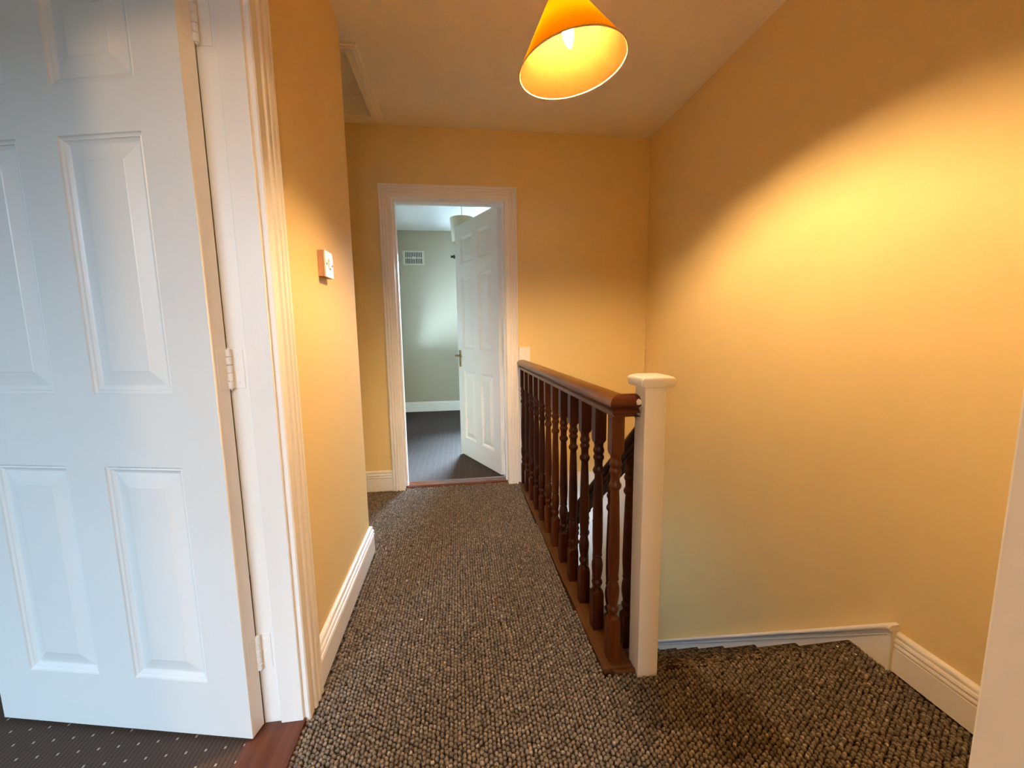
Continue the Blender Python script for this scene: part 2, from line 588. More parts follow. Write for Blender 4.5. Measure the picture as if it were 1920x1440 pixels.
ye = 1.80
o = obj('string_board', raked([(0.012, -0.02), (0.012, 0.133), (0.02, 0.135), (ye, 0.135 + sl * (ye - 0.02)), (ye, -0.35 + sl * ye), (0.2, -0.35)], 0.0, -0.024), M_white, st)
bmo = B()
loft(bmo, [[(-0.024 - 0.012 * math.sin(a) if a < 3.2 else -0.0, y, z + 0.011 - 0.011 * math.cos(a)) for a in [k * math.pi / 6 for k in range(7)]] + [(0, y, z + 0.022), (0, y, z)]
           for y, z in ((0.008, 0.132), (0.02, 0.132), (ye, 0.132 + sl * (ye - 0.02)))])
obj('string_moulding', bmo, M_white, st, 40)
bmo = B()
loft(bmo, [[(-0.024 - 0.004 * math.sin(a), y, z + 0.005 - 0.005 * math.cos(a)) for a in [k * math.pi / 4 for k in range(5)]] + [(0, y, z + 0.01), (0, y, z)]
           for y, z in ((0.008, 0.114), (0.02, 0.114), (ye, 0.114 + sl * (ye - 0.02)))])
obj('string_bead', bmo, M_white, st, 40)
bmo = B()
bx(bmo, (-0.026, 0.006, -0.01), (0.0, 0.022, 0.140), 0.003)
obj('string_end_cap', bmo, M_white, st)

AR = [(0.0, 0.0), (0.0, 0.011), (0.003, 0.014), (0.026, 0.014), (0.028, 0.0115), (0.030, 0.0115), (0.032, 0.017), (0.038, 0.0195), (0.044, 0.018), (0.046, 0.013),
      (0.048, 0.013), (0.050, 0.019), (0.056, 0.0215), (0.062, 0.019), (0.064, 0.014), (0.066, 0.014), (0.068, 0.019), (0.074, 0.021), (0.079, 0.018), (0.080, 0.0)]


def architrave(root, a0, a1, zt, place, mat, w=0.08, z0=-0.01):
    """three mitred lengths round an opening a0..a1 (along the wall) up to zt; place(a, depth, z) -> world"""
    k = w / 0.08
    prof = [(u * k, v) for u, v in AR]
    for nm, pts in (('architrave_leg', [(a0, z0, -1, 0), (a0, zt, -1, 1)]), ('architrave_head', [(a0, zt, -1, 1), (a1, zt, 1, 1)]),
                    ('architrave_leg', [(a1, zt, 1, 1), (a1, z0, 1, 0)])):
        bm = B()
        loft(bm, [[place(a + u * dx, v, z + u * dz) for u, v in prof] for a, z, dx, dz in pts])
        obj(nm, bm, mat, root, 30)


# left doorway frame
t2 = empty('trim_2', (0, 0, 0))
tag(t2, 'white door frame with grooved architrave around the near left doorway', 'door frame', None, 'structure')
architrave(t2, 0.335, 1.102, 1.99, lambda a, d, z: (XL + d, a, z), M_white_rough, 0.102)
for nm, a, b in (('jamb', (XLB, 1.10, 0.004), (XL, 1.12, 2.005)), ('jamb', (XLB, 0.315, 0.004), (XL, 0.337, 2.005)), ('head_lining', (XLB, 0.337, 1.988), (XL, 1.10, 2.005))):
    bm = B()
    bx(bm, a, b, 0.002)
    obj(nm, bm, M_white_rough, t2)
for nm, a, b in (('door_stop', (-0.526, 1.092, 0.004), (XL - 0.001, 1.10, 1.988)), ('door_stop', (-0.526, 0.337, 0.004), (XL - 0.001, 0.345, 1.988)),
                 ('door_stop', (-0.526, 0.345, 1.980), (XL - 0.001, 1.092, 1.988))):
    bm = B()
    bx(bm, a, b, 0.002)
    obj(nm, bm, M_white_rough, t2)
# room side architrave of the same doorway
architrave(t2, 0.315, 1.125, 2.01, lambda a, d, z: (XLB - d, a, z), M_white_rough, 0.08)

# far doorway frame
t3 = empty('trim_3', (0, 0, 0))
tag(t3, 'white door frame with grooved architrave around the far bedroom doorway', 'door frame', None, 'structure')
architrave(t3, -0.400, 0.333, 1.960, lambda a, d, z: (a, YF - d, z), M_white_rough, 0.083)
for nm, a, b in (('jamb', (-0.422, YF, 0.0), (-0.398, YFB, 1.98)), ('jamb', (0.331, YF, 0.0), (0.353, YFB, 1.98)), ('head_lining', (-0.398, YF, 1.958), (0.331, YFB, 1.98)),
                 ('door_stop', (-0.398, YF + 0.03, 0.0), (-0.386, YF + 0.085, 1.958)), ('door_stop', (0.319, YF + 0.03, 0.0), (0.331, YF + 0.085, 1.958)),
                 ('door_stop', (-0.386, YF + 0.03, 1.946), (0.319, YF + 0.085, 1.958))):
    bm = B()
    bx(bm, a, b, 0.002)
    obj(nm, bm, M_white_rough, t3)

# doorway of the camera's own room: jamb blurred at the right edge
t4 = empty('trim_4', (0, 0, 0))
tag(t4, 'white door jamb close to the camera at the right edge', 'door frame', None, 'structure')
for nm, a, b in (('jamb', (0.372, 0.085, -0.01), (0.394, 0.222, 1.99)), ('jamb', (-0.412, 0.085, -0.01), (-0.39, 0.222, 1.99)), ('head_lining', (-0.39, 0.085, 1.97), (0.372, 0.222, 1.99))):
    bm = B()
    bx(bm, a, b, 0.002)
    obj(nm, bm, M_white, t4)


# ------------------------------------------------------------------ six panel doors
def make_door(name, label, Wd, loc, rz, xs, zs, mat, hinge_z, leaf_dir, handle=None):
    """local x runs from the hinge edge along the leaf, +y is the face seen, thickness goes to -y"""
    T = 0.044
    bm = B()
    xb = [0.0, xs[0], xs[1], xs[2], xs[3], Wd]
    zb = [0.012, zs[0], zs[1], zs[2], zs[3], zs[4], zs[5], 1.974]
    cells = [(i, j) for i in (1, 3) for j in (1, 3, 5)]
    for y, fl in ((0.0, False), (-T, True)):
        g = [[bm.verts.new((x, y, z)) for z in zb] for x in xb]
        for i in range(5):
            for j in range(7):
                if (i, j) in cells:
                    continue
                q = [g[i][j], g[i + 1][j], g[i + 1][j + 1], g[i][j + 1]]
                bm.faces.new(q if fl else q[::-1])
    x0, x1, z0, z1 = 0.0, Wd, zb[0], zb[-1]
    # closed rim, one quad per lattice step so that it welds to both faces
    rim = [(x, z0) for x in xb] + [(x1, z) for z in zb[1:]] + [(x, z1) for x in xb[::-1][1:]] + [(x0, z) for z in zb[::-1][1:-1]]
    for a, b in zip(rim, rim[1:] + rim[:1]):
        bm.faces.new([bm.verts.new(p) for p in ((a[0], 0, a[1]), (b[0], 0, b[1]), (b[0], -T, b[1]), (a[0], -T, a[1]))])
    bmesh.ops.remove_doubles(bm, verts=bm.verts, dist=1e-5)
    bmesh.ops.recalc_face_normals(bm, faces=bm.faces)
    d = obj(name, bm, mat)
    d.location = loc
    d.rotation_euler = (0, 0, rz)
    tag(d, label, 'door', None, 'structure')
    # each panel: ovolo, bead, groove, long bevel, raised field - on both faces
    ins = [(0.0, 0.0), (0.002, 0.0035), (0.006, 0.0065), (0.0085, 0.0045), (0.011, 0.0075), (0.015, 0.0100), (0.018, 0.0115), (0.0205, 0.0115), (0.054, 0.0035), (0.056, 0.0025)]
    for i, j in cells:
        bm = B()
        a0, a1, b0, b1 = xb[i], xb[i + 1], zb[j], zb[j + 1]
        for y0, s in ((0.0, 1), (-T, -1)):
            rings = [[(a0 + u, y0 - s * v, b0 + u), (a1 - u, y0 - s * v, b0 + u), (a1 - u, y0 - s * v, b1 - u), (a0 + u, y0 - s * v, b1 - u)] for u, v in ins]
            R = [[bm.verts.new(p) for p in r] for r in rings]
            for p, q in zip(R, R[1:]):
                for k in range(4):
                    l = (k + 1) % 4
                    f = (p[k], p[l], q[l], q[k])
                    bm.faces.new(f[::-1] if s > 0 else f)
            bm.faces.new(R[-1][::-1] if s > 0 else R[-1])
        obj('panel', bm, mat, d)
    # hinges: five knuckles, pin, leaf let into the edge and leaf on the jamb
    for z in hinge_z:
        bm = B()
        for k in range(5):
            c = z - 0.05 + 0.02 * k
            lathe(bm, [(c + 0.0010, 0.0058), (c + 0.0016, 0.0066), (c + 0.0184, 0.0066), (c + 0.0190, 0.0058)], (-0.0045, -T - 0.001), 12)
        h = obj('hinge', bm, mat, d, 40)
        bm = B()
        bx(bm, (-0.0012, -T + 0.001, z - 0.05), (0.0, -0.012, z + 0.05), 0.0004, 1)
        obj('hinge_leaf', bm, mat, h)
        bm = B()
        lathe(bm, [(z - 0.053, 0.001), (z - 0.0525, 0.003), (z + 0.0525, 0.003), (z + 0.053, 0.001)], (-0.0045, -T - 0.001), 8)
        obj('hinge_pin', bm, mat, h, 40)
    return d


XS1 = (0.113, 0.327, 0.434, 0.650)
ZS1 = (0.171, 0.764, 0.950, 1.547, 1.656, 1.870)
door1 = make_door('door_1', 'large white six panel door standing open on the left', 0.762, (-0.580, 1.0485, 0.0), math.atan2(0.224, -0.974), XS1, ZS1, M_white,
                  (0.228, 1.006, 1.795), 1)
XS2 = (0.105, 0.305, 0.405, 0.610)
door2 = make_door('door_2', 'white six panel door with brass lever, open into the far bedroom', 0.715, (0.296, 2.968, 0.0), math.atan2(0.908, -0.418), XS2, ZS1, M_white,
                  (0.228, 1.006, 1.795), 1)
# jamb leaves of the near hinges (painted over)
for z in (0.228, 1.006, 1.795):
    bm = B()
    bx(bm, (-0.568, 1.0982, z - 0.05), (-0.536, 1.1002, z + 0.05), 0.0006, 1)
    hl = obj('hinge_leaf', bm, M_white_rough, t2)
    for dz in (-0.035, 0.0, 0.035):
        bm = B()
        bx(bm, (-0.555, 1.0974, z + dz - 0.004), (-0.547, 1.0984, z + dz + 0.004), 0.001, 1)
        obj('screw_head', bm, M_white_rough, hl)

# brass lever handle on the far door
bm = B()
bx(bm, (0.655, 0.0, 0.795), (0.692, 0.004, 0.940), 0.0015)
hd = obj('handle_plate', bm, M_brass, door2)
tag(hd, 'brass back plate')
bm = B()
rings = []
for y, r in ((0.004, 0.011), (0.010, 0.010), (0.014, 0.008), (0.040, 0.008), (0.046, 0.009)):
    rings.append([(0.6735 + r * math.cos(2 * math.pi * k / 14), y, 0.893 + r * math.sin(2 * math.pi * k / 14)) for k in range(14)])
loft(bm, rings)
tube(bm, [(0.678, 0.042, 0.893), (0.655, 0.043, 0.894), (0.62, 0.044, 0.893), (0.585, 0.043, 0.890), (0.572, 0.041, 0.888)], 0.0075, 10)
obj('lever', bm, M_brass, hd, 50)
bm = B()
lathe(bm, [(0.0, 0.0045), (0.0012, 0.0045)], (0, 0), 12)
bmesh.ops.rotate(bm, verts=bm.verts, cent=(0, 0, 0), matrix=Matrix.Rotation(-math.pi / 2, 3, 'X'))
bmesh.ops.translate(bm, verts=bm.verts, vec=(0.6735, 0.0036, 0.830))
bx(bm, (0.671, 0.0036, 0.815), (0.676, 0.0046, 0.829))
obj('keyhole', bm, M_black, hd)

# thresholds
bm = B()
bx(bm, (-0.597, 0.337, -0.05), (-0.462, 1.10, 0.006), 0.002)
tag(obj('threshold', bm, M_thresh), 'worn red brown wooden threshold strip at the foot of the near left door frame', 'threshold')
bm = B()
loft(bm, [[(x, y, z) for y, z in ((2.845, -0.05), (2.845, 0.001), (2.858, 0.009), (2.925, 0.011), (2.955, 0.006), (2.955, -0.05))] for x in (-0.400, 0.333)])
tag(obj('threshold', bm, M_thresh_x), 'shiny reddish wooden threshold strip in the far bedroom doorway', 'threshold')

# ------------------------------------------------------------------ loft hatch
lh = empty('loft_hatch', (0, 0, 0))
tag(lh, 'white loft hatch with moulded frame in the ceiling beside the left wall', 'hatch')
HP = [(-0.006, 0.0), (-0.006, 0.010), (0.0, 0.014), (0.020, 0.014), (0.022, 0.010), (0.026, 0.010), (0.028, 0.016), (0.036, 0.018), (0.044, 0.016), (0.046, 0.012), (0.05, 0.014), (0.057, 0.012), (0.060, 0.0)]
cs = [(HX0, HY0, -1, -1), (HX1, HY0, 1, -1), (HX1, HY1, 1, 1), (HX0, HY1, -1, 1)]
for p, q in zip(cs, cs[1:] + cs[:1]):
    bm = B()
    loft(bm, [[(x + u * sx, y + u * sy, ZC - v) for u, v in HP] for x, y, sx, sy in (p, q)])
    obj('hatch_frame', bm, M_ceil, lh, 30)
bm = B()
for a, b in (((HX0, HY0, ZC - 0.002), (HX1, HY0 + 0.012, ZC + 0.12)), ((HX0, HY1 - 0.012, ZC - 0.002), (HX1, HY1, ZC + 0.12)),
             ((HX0, HY0 + 0.012, ZC - 0.002), (HX0 + 0.012, HY1 - 0.012, ZC + 0.12)), ((HX1 - 0.012, HY0 + 0.012, ZC - 0.002), (HX1, HY1 - 0.012, ZC + 0.12))):
    bx(bm, a, b)
obj('hatch_lining', bm, M_ceil, lh)
bm = B()
bx(bm, (HX0 + 0.014, HY0 + 0.014, ZC + 0.095), (HX1 - 0.014, HY1 - 0.014, ZC + 0.115), 0.002)
obj('hatch_panel', bm, M_ceil, lh)

# ------------------------------------------------------------------ light switch
lsw = empty('light_switch', (XL, 1.538, 1.330))
tag(lsw, 'small white light switch on the short yellow wall beside the left door frame', 'switch')
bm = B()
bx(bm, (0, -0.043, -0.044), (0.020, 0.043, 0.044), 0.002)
tag(obj('switch_box', bm, M_box_shade_tan, lsw), None)
bm = B()
bx(bm, (0.020, -0.044, -0.045), (0.026, 0.044, 0.045), 0.002)
pt = obj('switch_plate', bm, M_plastic, lsw)
bm = B()
loft(bm, [[(0.026, y, z) for y, z in ((-0.012, -0.018), (0.012, -0.018), (0.012, 0.018), (-0.012, 0.018))],
          [(x, y, z) for y, z, x in ((-0.011, -0.017, 0.0275), (0.011, -0.017, 0.0275), (0.011, 0.017, 0.031), (-0.011, 0.017, 0.031))]])
obj('rocker', bm, M_plastic, lsw)
for y in (-0.030, 0.030):
    bm = B()
    rings = [[(x, y + r * math.cos(2 * math.pi * k / 10), r * math.sin(2 * math.pi * k / 10)) for k in range(10)] for x, r in ((0.0255, 0.004), (0.0272, 0.004), (0.0278, 0.003))]
    loft(bm, rings)
    obj('screw', bm, M_cable, lsw)
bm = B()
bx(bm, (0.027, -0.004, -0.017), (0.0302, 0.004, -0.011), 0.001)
obj('indicator', bm, M_box_shade_tan, lsw)

# ------------------------------------------------------------------ pendant lamp over the stair head
CRIM = Vector((0.3937, 1.3962, 1.9372))
AX = Vector((-0.1418, 0.0301, 0.9894)).normalized()
RRIM = 0.1752
HSH = 0.199
RTOP = 0.0515
e1 = AX.cross(Vector((0, 1, 0))).normalized()
e2 = AX.cross(e1)
lamp = empty('pendant_lamp', (CRIM.x + AX.x * 0.36, CRIM.y + AX.y * 0.36, ZC))
lamp_inv = Matrix.Translation(-lamp.location)
tag(lamp, 'lit pendant lamp with tilted orange cone shade hanging above the stair head', 'lamp')


def cone(bm, prof, seg=72):
    rings = []
    for h, r in prof:
        c = CRIM + AX * h
        rings.append([tuple(c + r * (math.cos(2 * math.pi * k / seg) * e1 + math.sin(2 * math.pi * k / seg) * e2) - lamp.location) for k in range(seg)])
    return loft(bm, rings, True, False)


obj('lamp_shade', cone(B(), [(0.0, RRIM), (0.06, RRIM - (RRIM - RTOP) * 0.06 / HSH), (0.12, RRIM - (RRIM - RTOP) * 0.12 / HSH), (HSH, RTOP)]), M_shade_out, lamp, 60)
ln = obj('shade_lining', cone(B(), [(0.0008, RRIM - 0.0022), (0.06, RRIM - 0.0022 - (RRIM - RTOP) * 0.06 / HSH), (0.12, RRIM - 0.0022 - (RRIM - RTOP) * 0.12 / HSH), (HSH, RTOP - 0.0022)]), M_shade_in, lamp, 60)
bm = B()
rings = []
for k in range(73):
    a = 2 * math.pi * k / 72
    d = math.cos(a) * e1 + math.sin(a) * e2
    rings.append([tuple(CRIM + d * (RRIM - 0.001 + 0.0022 * math.cos(b)) + AX * (0.0022 * math.sin(b)) - lamp.location) for b in [q * math.pi / 4 for q in range(8)]])
loft(bm, rings, True, False)
bmesh.ops.remove_doubles(bm, verts=bm.verts, dist=1e-5)
obj('shade_rim', bm, M_shade_rim, lamp, 60)
bm = B()
rings = []
for k in range(73):
    a = 2 * math.pi * k / 72
    d = math.cos(a) * e1 + math.sin(a) * e2
    rings.append([tuple(CRIM + d * (RTOP + 0.0022 * math.cos(b)) + AX * (HSH + 0.0022 * math.sin(b)) - lamp.location) for b in [q * math.pi / 4 for q in range(8)]])
loft(bm, rings, True, False)
for k in range(3):
    a = 2 * math.pi * k / 3
    d = math.cos(a) * e1 + math.sin(a) * e2
    tube(bm, [tuple(CRIM + d * RTOP + AX * HSH - lamp.location), tuple(CRIM + d * 0.02 + AX * (HSH - 0.012) - lamp.location)], 0.0014, 6)
obj('shade_carrier', bm, M_steel, lamp, 60)


def along_axis(prof, seg=24, caps=True):
    bm = B()
    rings = []
    for h, r in prof:
        c = CRIM + AX * h
        rings.append([tuple(c + r * (math.cos(2 * math.pi * k / seg) * e1 + math.sin(2 * math.pi * k / seg) * e2) - lamp.location) for k in range(seg)])
    return loft(bm, rings, True, caps)


obj('bulb', along_axis([(0.055, 0.001), (0.058, 0.004), (0.066, 0.0085), (0.078, 0.0135), (0.090, 0.0165), (0.102, 0.0175), (0.120, 0.0168), (0.132, 0.013)]), M_bulb, lamp, 60)
obj('bulb_cap', along_axis([(0.1325, 0.0125), (0.134, 0.0135), (0.150, 0.0135), (0.152, 0.012)]), M_steel, lamp, 50)
obj('lamp_holder', along_axis([(0.152, 0.014), (0.154, 0.020), (0.176, 0.021), (0.180, 0.024), (0.186, 0.024), (0.190, 0.018), (0.215, 0.010), (0.222, 0.004)]), M_plastic, lamp, 50)
cp = [CRIM + AX * 0.22, CRIM + AX * 0.27 + Vector((0.004, 0, 0.005)), Vector((lamp.location.x, lamp.location.y, ZC - 0.05)), Vector((lamp.location.x, lamp.location.y, ZC - 0.02))]
bm = B()
tube(bm, [tuple(p - lamp.location) for p in cp], 0.003, 8)
obj('cord', bm, M_plastic, lamp, 60)
bm = B()
lathe(bm, [(-0.026, 0.012), (-0.024, 0.030), (-0.012, 0.037), (0.0, 0.037)], (0, 0), 24)
obj('ceiling_rose', bm, M_plastic, lamp, 40)

# ------------------------------------------------------------------ far bedroom: pendant, vent, curtain pole
fl = empty('pendant_lamp', (0.072, 4.37, ZCF))
tag(fl, 'unlit beige drum shade pendant hanging in the far bedroom behind its door', 'lamp')
bm = B()
lathe(bm, [(-0.050, 0.030), (-0.048, 0.036), (-0.012, 0.040), (0.0, 0.041)], (0, 0), 20)
obj('ceiling_rose', bm, M_plastic, fl, 40)
bm = B()
tube(bm, [(0, 0, -0.045), (0.002, 0, -0.12), (0.003, 0, -0.245)], 0.0028, 8)
obj('cord', bm, M_cable, fl, 60)
bm = B()
lathe(bm, [(-0.440, 0.105), (-0.330, 0.114), (-0.200, 0.123)], (0.003, 0), 40, False)
lathe(bm, [(-0.440, 0.103), (-0.330, 0.112), (-0.200, 0.121)], (0.003, 0), 40, False)
obj('lamp_shade', bm, M_drum, fl, 60)
bm = B()
lathe(bm, [(-0.30, 0.018), (-0.25, 0.019), (-0.245, 0.010)], (0.003, 0), 16)
for k in range(3):
    a = 2 * math.pi * k / 3 + 0.4
    tube(bm, [(0.003 + 0.016 * math.cos(a), 0.016 * math.sin(a), -0.25), (0.003 + 0.1215 * math.cos(a), 0.1215 * math.sin(a), -0.2)], 0.0015, 6)
obj('lamp_holder', bm, M_plastic, fl, 50)

vt = empty('air_vent', (-0.558, 5.745, 2.093))
tag(vt, 'white slotted air vent on the pale bedroom wall', 'vent')
bm = B()
for a, b in (((-0.142, -0.012, -0.094), (-0.113, 0.0, 0.094)), ((0.113, -0.012, -0.094), (0.142, 0.0, 0.094)),
             ((-0.113, -0.012, -0.094), (0.113, 0.0, -0.074)), ((-0.113, -0.012, 0.074), (0.113, 0.0, 0.094)), ((-0.113, -0.011, -0.007), (0.113, 0.0, 0.007))):
    bx(bm, a, b, 0.0015, 1)
obj('vent_frame', bm, M_vent, vt)
bm = B()
bx(bm, (-0.113, -0.0015, -0.074), (0.113, -0.0005, 0.074))
obj('vent_backing', bm, M_dark, vt)
for r in ((-0.074, -0.007), (0.007, 0.074)):
    for k in range(11):
        x = -0.113 + 0.226 * k / 10
        bm = B()
        bx(bm, (x - 0.0055, -0.010, r[0]), (x + 0.0055, -0.0015, r[1]), 0.001, 1)
        obj('slat', bm, M_vent, vt)
bm = B()
bx(bm, (-0.026, -0.0125, -0.016), (0.026, -0.004, 0.016), 0.004)
obj('vent_knob', bm, M_vent, vt)

cpn = empty('curtain_pole', (0.8, 5.66, 2.10))
tag(cpn, 'black curtain pole end sticking out past the far door edge', 'curtain pole')
bm = B()
rings = [[(x, r * math.cos(2 * math.pi * k / 14), r * math.sin(2 * math.pi * k / 14)) for k in range(14)] for x, r in ((-0.815, 0.011), (0.80, 0.011))]
loft(bm, rings)
obj('pole', bm, M_black, cpn, 50)
for s in (-1, 1):
    bm = B()
    rings = [[(s * x, r * math.cos(2 * math.pi * k / 14), r * math.sin(2 * math.pi * k / 14)) for k in range(14)] for x, r in ((0.810, 0.012), (0.816, 0.026), (0.826, 0.028), (0.832, 0.016), (0.840, 0.014), (0.862, 0.018), (0.866, 0.010))]
    loft(bm, rings)
    obj('finial', bm, M_black, cpn, 50)
    bm = B()
    bx(bm, (s * 0.70 - 0.008, -0.008, -0.025), (s * 0.70 + 0.008, 0.085, -0.011), 0.002, 1)
    bx(bm, (s * 0.70 - 0.015, 0.078, -0.045), (s * 0.70 + 0.015, 0.085, 0.02), 0.002, 1)
    obj('bracket', bm, M_black, cpn)

# ------------------------------------------------------------------ landing balustrade
def bal_profile(k=1.0):
    return [(0.150, 0.0185), (0.156, 0.0165), (0.163, 0.0135), (0.168, 0.0140), (0.174, 0.0165), (0.181, 0.0190), (0.187, 0.0190), (0.192, 0.0165), (0.196, 0.0138),
            (0.205, 0.0155), (0.225, 0.0188), (0.245, 0.0203), (0.260, 0.0195), (0.274, 0.0165), (0.282, 0.0140), (0.285, 0.0165), (0.289, 0.0178), (0.293, 0.0165), (0.296, 0.0160),
            (0.340, 0.0182), (0.380, 0.0184), (0.440, 0.0176), (0.500, 0.0163), (0.560, 0.0146), (0.588, 0.0132), (0.592, 0.0155), (0.597, 0.0188), (0.604, 0.0200), (0.610, 0.0185), (0.615, 0.0148),
            (0.622, 0.0140), (0.640, 0.0150), (0.644, 0.0175), (0.650, 0.0190), (0.656, 0.0180), (0.660, 0.0155), (0.664, 0.0155), (0.668, 0.0182), (0.675, 0.0196), (0.682, 0.0182), (0.687, 0.0160),
            (0.694, 0.0158), (0.702, 0.0175), (0.706, 0.0185)]


def block(bm, z0, z1, round_top, round_bot, h=0.02):
    rings = []

    def sq(z, q, c):
        return [(q, -c, z), (q, c, z), (c, q, z), (-c, q, z), (-q, c, z), (-q, -c, z), (-c, -q, z), (c, -q, z)]
    if round_bot:
        rings += [sq(z0, h * 0.93, h * 0.42), sq(z0 + 0.004, h * 0.985, h * 0.62), sq(z0 + 0.012, h, h * 0.90)]
    else:
        rings += [sq(z0, h, h * 0.93)]
    if round_top:
        rings += [sq(z1 - 0.012, h, h * 0.90), sq(z1 - 0.004, h * 0.985, h * 0.62), sq(z1, h * 0.93, h * 0.42)]
    else:
        rings += [sq(z1, h, h * 0.93)]
    loft(bm, rings)


def baluster_mesh(bot, top_end, rake=0.0):
    bm = B()
    lathe(bm, bal_profile(), (0, 0), 20)
    block(bm, bot, 0.153, True, False)
    n0 = len(bm.verts)
    block(bm, 0.704, top_end, False, True)
    if rake:
        bm.verts.ensure_lookup_table()
        zmax = max(v.co.z for v in bm.verts)
        zmin = min(v.co.z for v in bm.verts)
        for v in bm.verts:
            if v.co.z > zmax - 1e-4 or v.co.z < zmin + 1e-4:
                v.co.z += rake * v.co.y
    return bm


BS = -0.022


def railx(y):
    return 0.477 + BS * (y - 1.18)


bal = empty('landing_balustrade', (0.477, 1.18, 0.0))
tag(bal, 'dark stained wooden balustrade with turned balusters along the landing edge', 'balustrade')
b0 = obj('baluster', baluster_mesh(0.007, 0.832), M_wood_z, bal, 35)
b0.location = (0, 0, 0)
for k in range(1, 12):
    y = 1.179 + 0.1465 * k
    b = b0.copy()
    COL.objects.link(b)
    b.parent = bal
    b.location = (railx(y) - 0.477, y - 1.18, 0)
    b.rotation_euler = (0, 0, random.choice((0, 0.5, 1, 1.5)) * math.pi + random.uniform(-0.02, 0.02))
    if k in (5, 6):
        b.data = b0.data.copy()
        b.data.materials[0] = M_wood_orange
b0.data = b0.data.copy()
b0.data.materials[0] = M_wood_orange

# handrail: section (offset across, height)
HRP = [(-0.020, 0.829), (-0.020, 0.836), (-0.026, 0.838), (-0.0285, 0.844), (-0.0285, 0.849), (-0.0235, 0.852), (-0.0215, 0.856), (-0.029, 0.859), (-0.0365, 0.864), (-0.0385, 0.870), (-0.0375, 0.877), (-0.033, 0.885), (-0.024, 0.891), (-0.012, 0.8945), (0.0, 0.8955)]
HRP = HRP + [(-u, z) for u, z in HRP[-2::-1]]
yc = 1.169                         # centre line of the short return
bm = B()
rings = []
for (x, y, nx, ny) in ((railx(2.83), 2.83, -1, 0.0), (railx(1.9), 1.9, -1, 0), (railx(yc), yc, -1, -1)):
    rings.append([(x - nx * -u * 1.0 if False else x + u * 1.0, y + (u * 1.0 if ny else 0.0), z) for u, z in HRP])
loft(bm, [[(p[0] - 0.477, p[1] - 1.18, p[2]) for p in r] for r in rings])
hr = obj('handrail', bm, M_wood_y, bal, 40)
bm = B()
rings = []
for (x, m) in ((railx(yc), 1), (0.534, 0)):
    rings.append([(x + (u if m else 0.0) - 0.477, yc + u - 1.18, z) for u, z in HRP])
loft(bm, rings)
obj('handrail_return', bm, M_wood_x, bal, 40)
bm = B()
bx(bm, (0.522 - 0.477, yc - 0.037 - 1.18, 0.8375), (0.534 - 0.477, yc - 0.015 - 1.18, 0.842), 0.0008, 1)
bx(bm, (0.520 - 0.477, yc - 0.037 - 1.18, 0.828), (0.534 - 0.477, yc - 0.015 - 1.18, 0.831), 0.0008, 1)
obj('fixing_plate', bm, M_steel, bal)
bm = B()
bmesh.ops.create_icosphere(bm, subdivisions=3, radius=0.009)
for v in bm.verts:
    q = 1 + 0.35 * math.sin(v.co.x * 900 + 1.3) * math.sin(v.co.z * 800) + 0.2 * math.sin(v.co.y * 1300)
    v.co = Vector((v.co.x * 0.9, v.co.y * 0.45, v.co.z * 0.95)) * q + Vector((0.0495, -0.0485, 0.876))
obj('filler_patch', bm, M_filler, bal, 60)

# base rail: long strip and the short return to the post
bm = B()
bx(bm, (-0.047, -0.045, -0.03), (0.053, 1.648, 0.008), 0.003)
for v in bm.verts:
    v.co.x += BS * 0.7 * (v.co.y)
obj('base_rail', bm, M_wood_base, bal)
bm = B()
bx(bm, (-0.020, -0.0605, -0.03), (0.057, -0.046, 0.006), 0.003)
for v in bm.verts:
    if v.co.x < 0:
        v.co.x += -(v.co.y + 0.046) * 0.6
obj('base_nosing', bm, M_wood_base, bal)
# white half newel fixed to the far wall
bm = B()
bx(bm, (0.416 - 0.477, 2.800 - 1.18, 0.0), (0.494 - 0.477, 2.8315 - 1.18, 0.983), 0.003)
hn = obj('half_newel', bm, M_white, bal)
tag(hn, 'white painted wall post')

# fascia of the landing edge inside the stairwell
bm = B()
bx(bm, (0.515, 1.19, -0.30), (0.530, 2.826, -0.031), 0.002)
bx(bm, (0.42, 1.19, -0.26), (0.515, 2.826, -0.032))
struct('trim_5', bm, M_white, 'white fascia board of the landing edge inside the stairwell', 'fascia')

# ------------------------------------------------------------------ white newel post
nw = empty('newel_post', (0.567, 1.141, 0.0))
tag(nw, 'white square newel post with flat chamfered cap at the head of the stairs', 'post')
bm = B()
bx(bm, (-0.033, -0.034, -0.35), (0.033, 0.034, 0.924), 0.002)
obj('post_shaft', bm, M_white, nw)
bm = B()


def sqr(h, z, yk=1.0):
    return [(-h, -h, z), (h, -h, z), (h, h, z), (-h, h, z)]


rings = []
for h, z in ((0.036, 0.921), (0.049, 0.924), (0.051, 0.928), (0.053, 0.944), (0.052, 0.949), (0.047, 0.953), (0.034, 0.957), (0.0, 0.9575)):
    if h == 0:
        continue
    rings.append(sqr(h, z))
loft(bm, rings)
bmesh.ops.bevel(bm, geom=[e for e in bm.edges if abs(e.verts[0].co.z - e.verts[1].co.z) > 0.001], offset=0.004, segments=2, affect='EDGES')
obj('post_cap', bm, M_white, nw, 50)

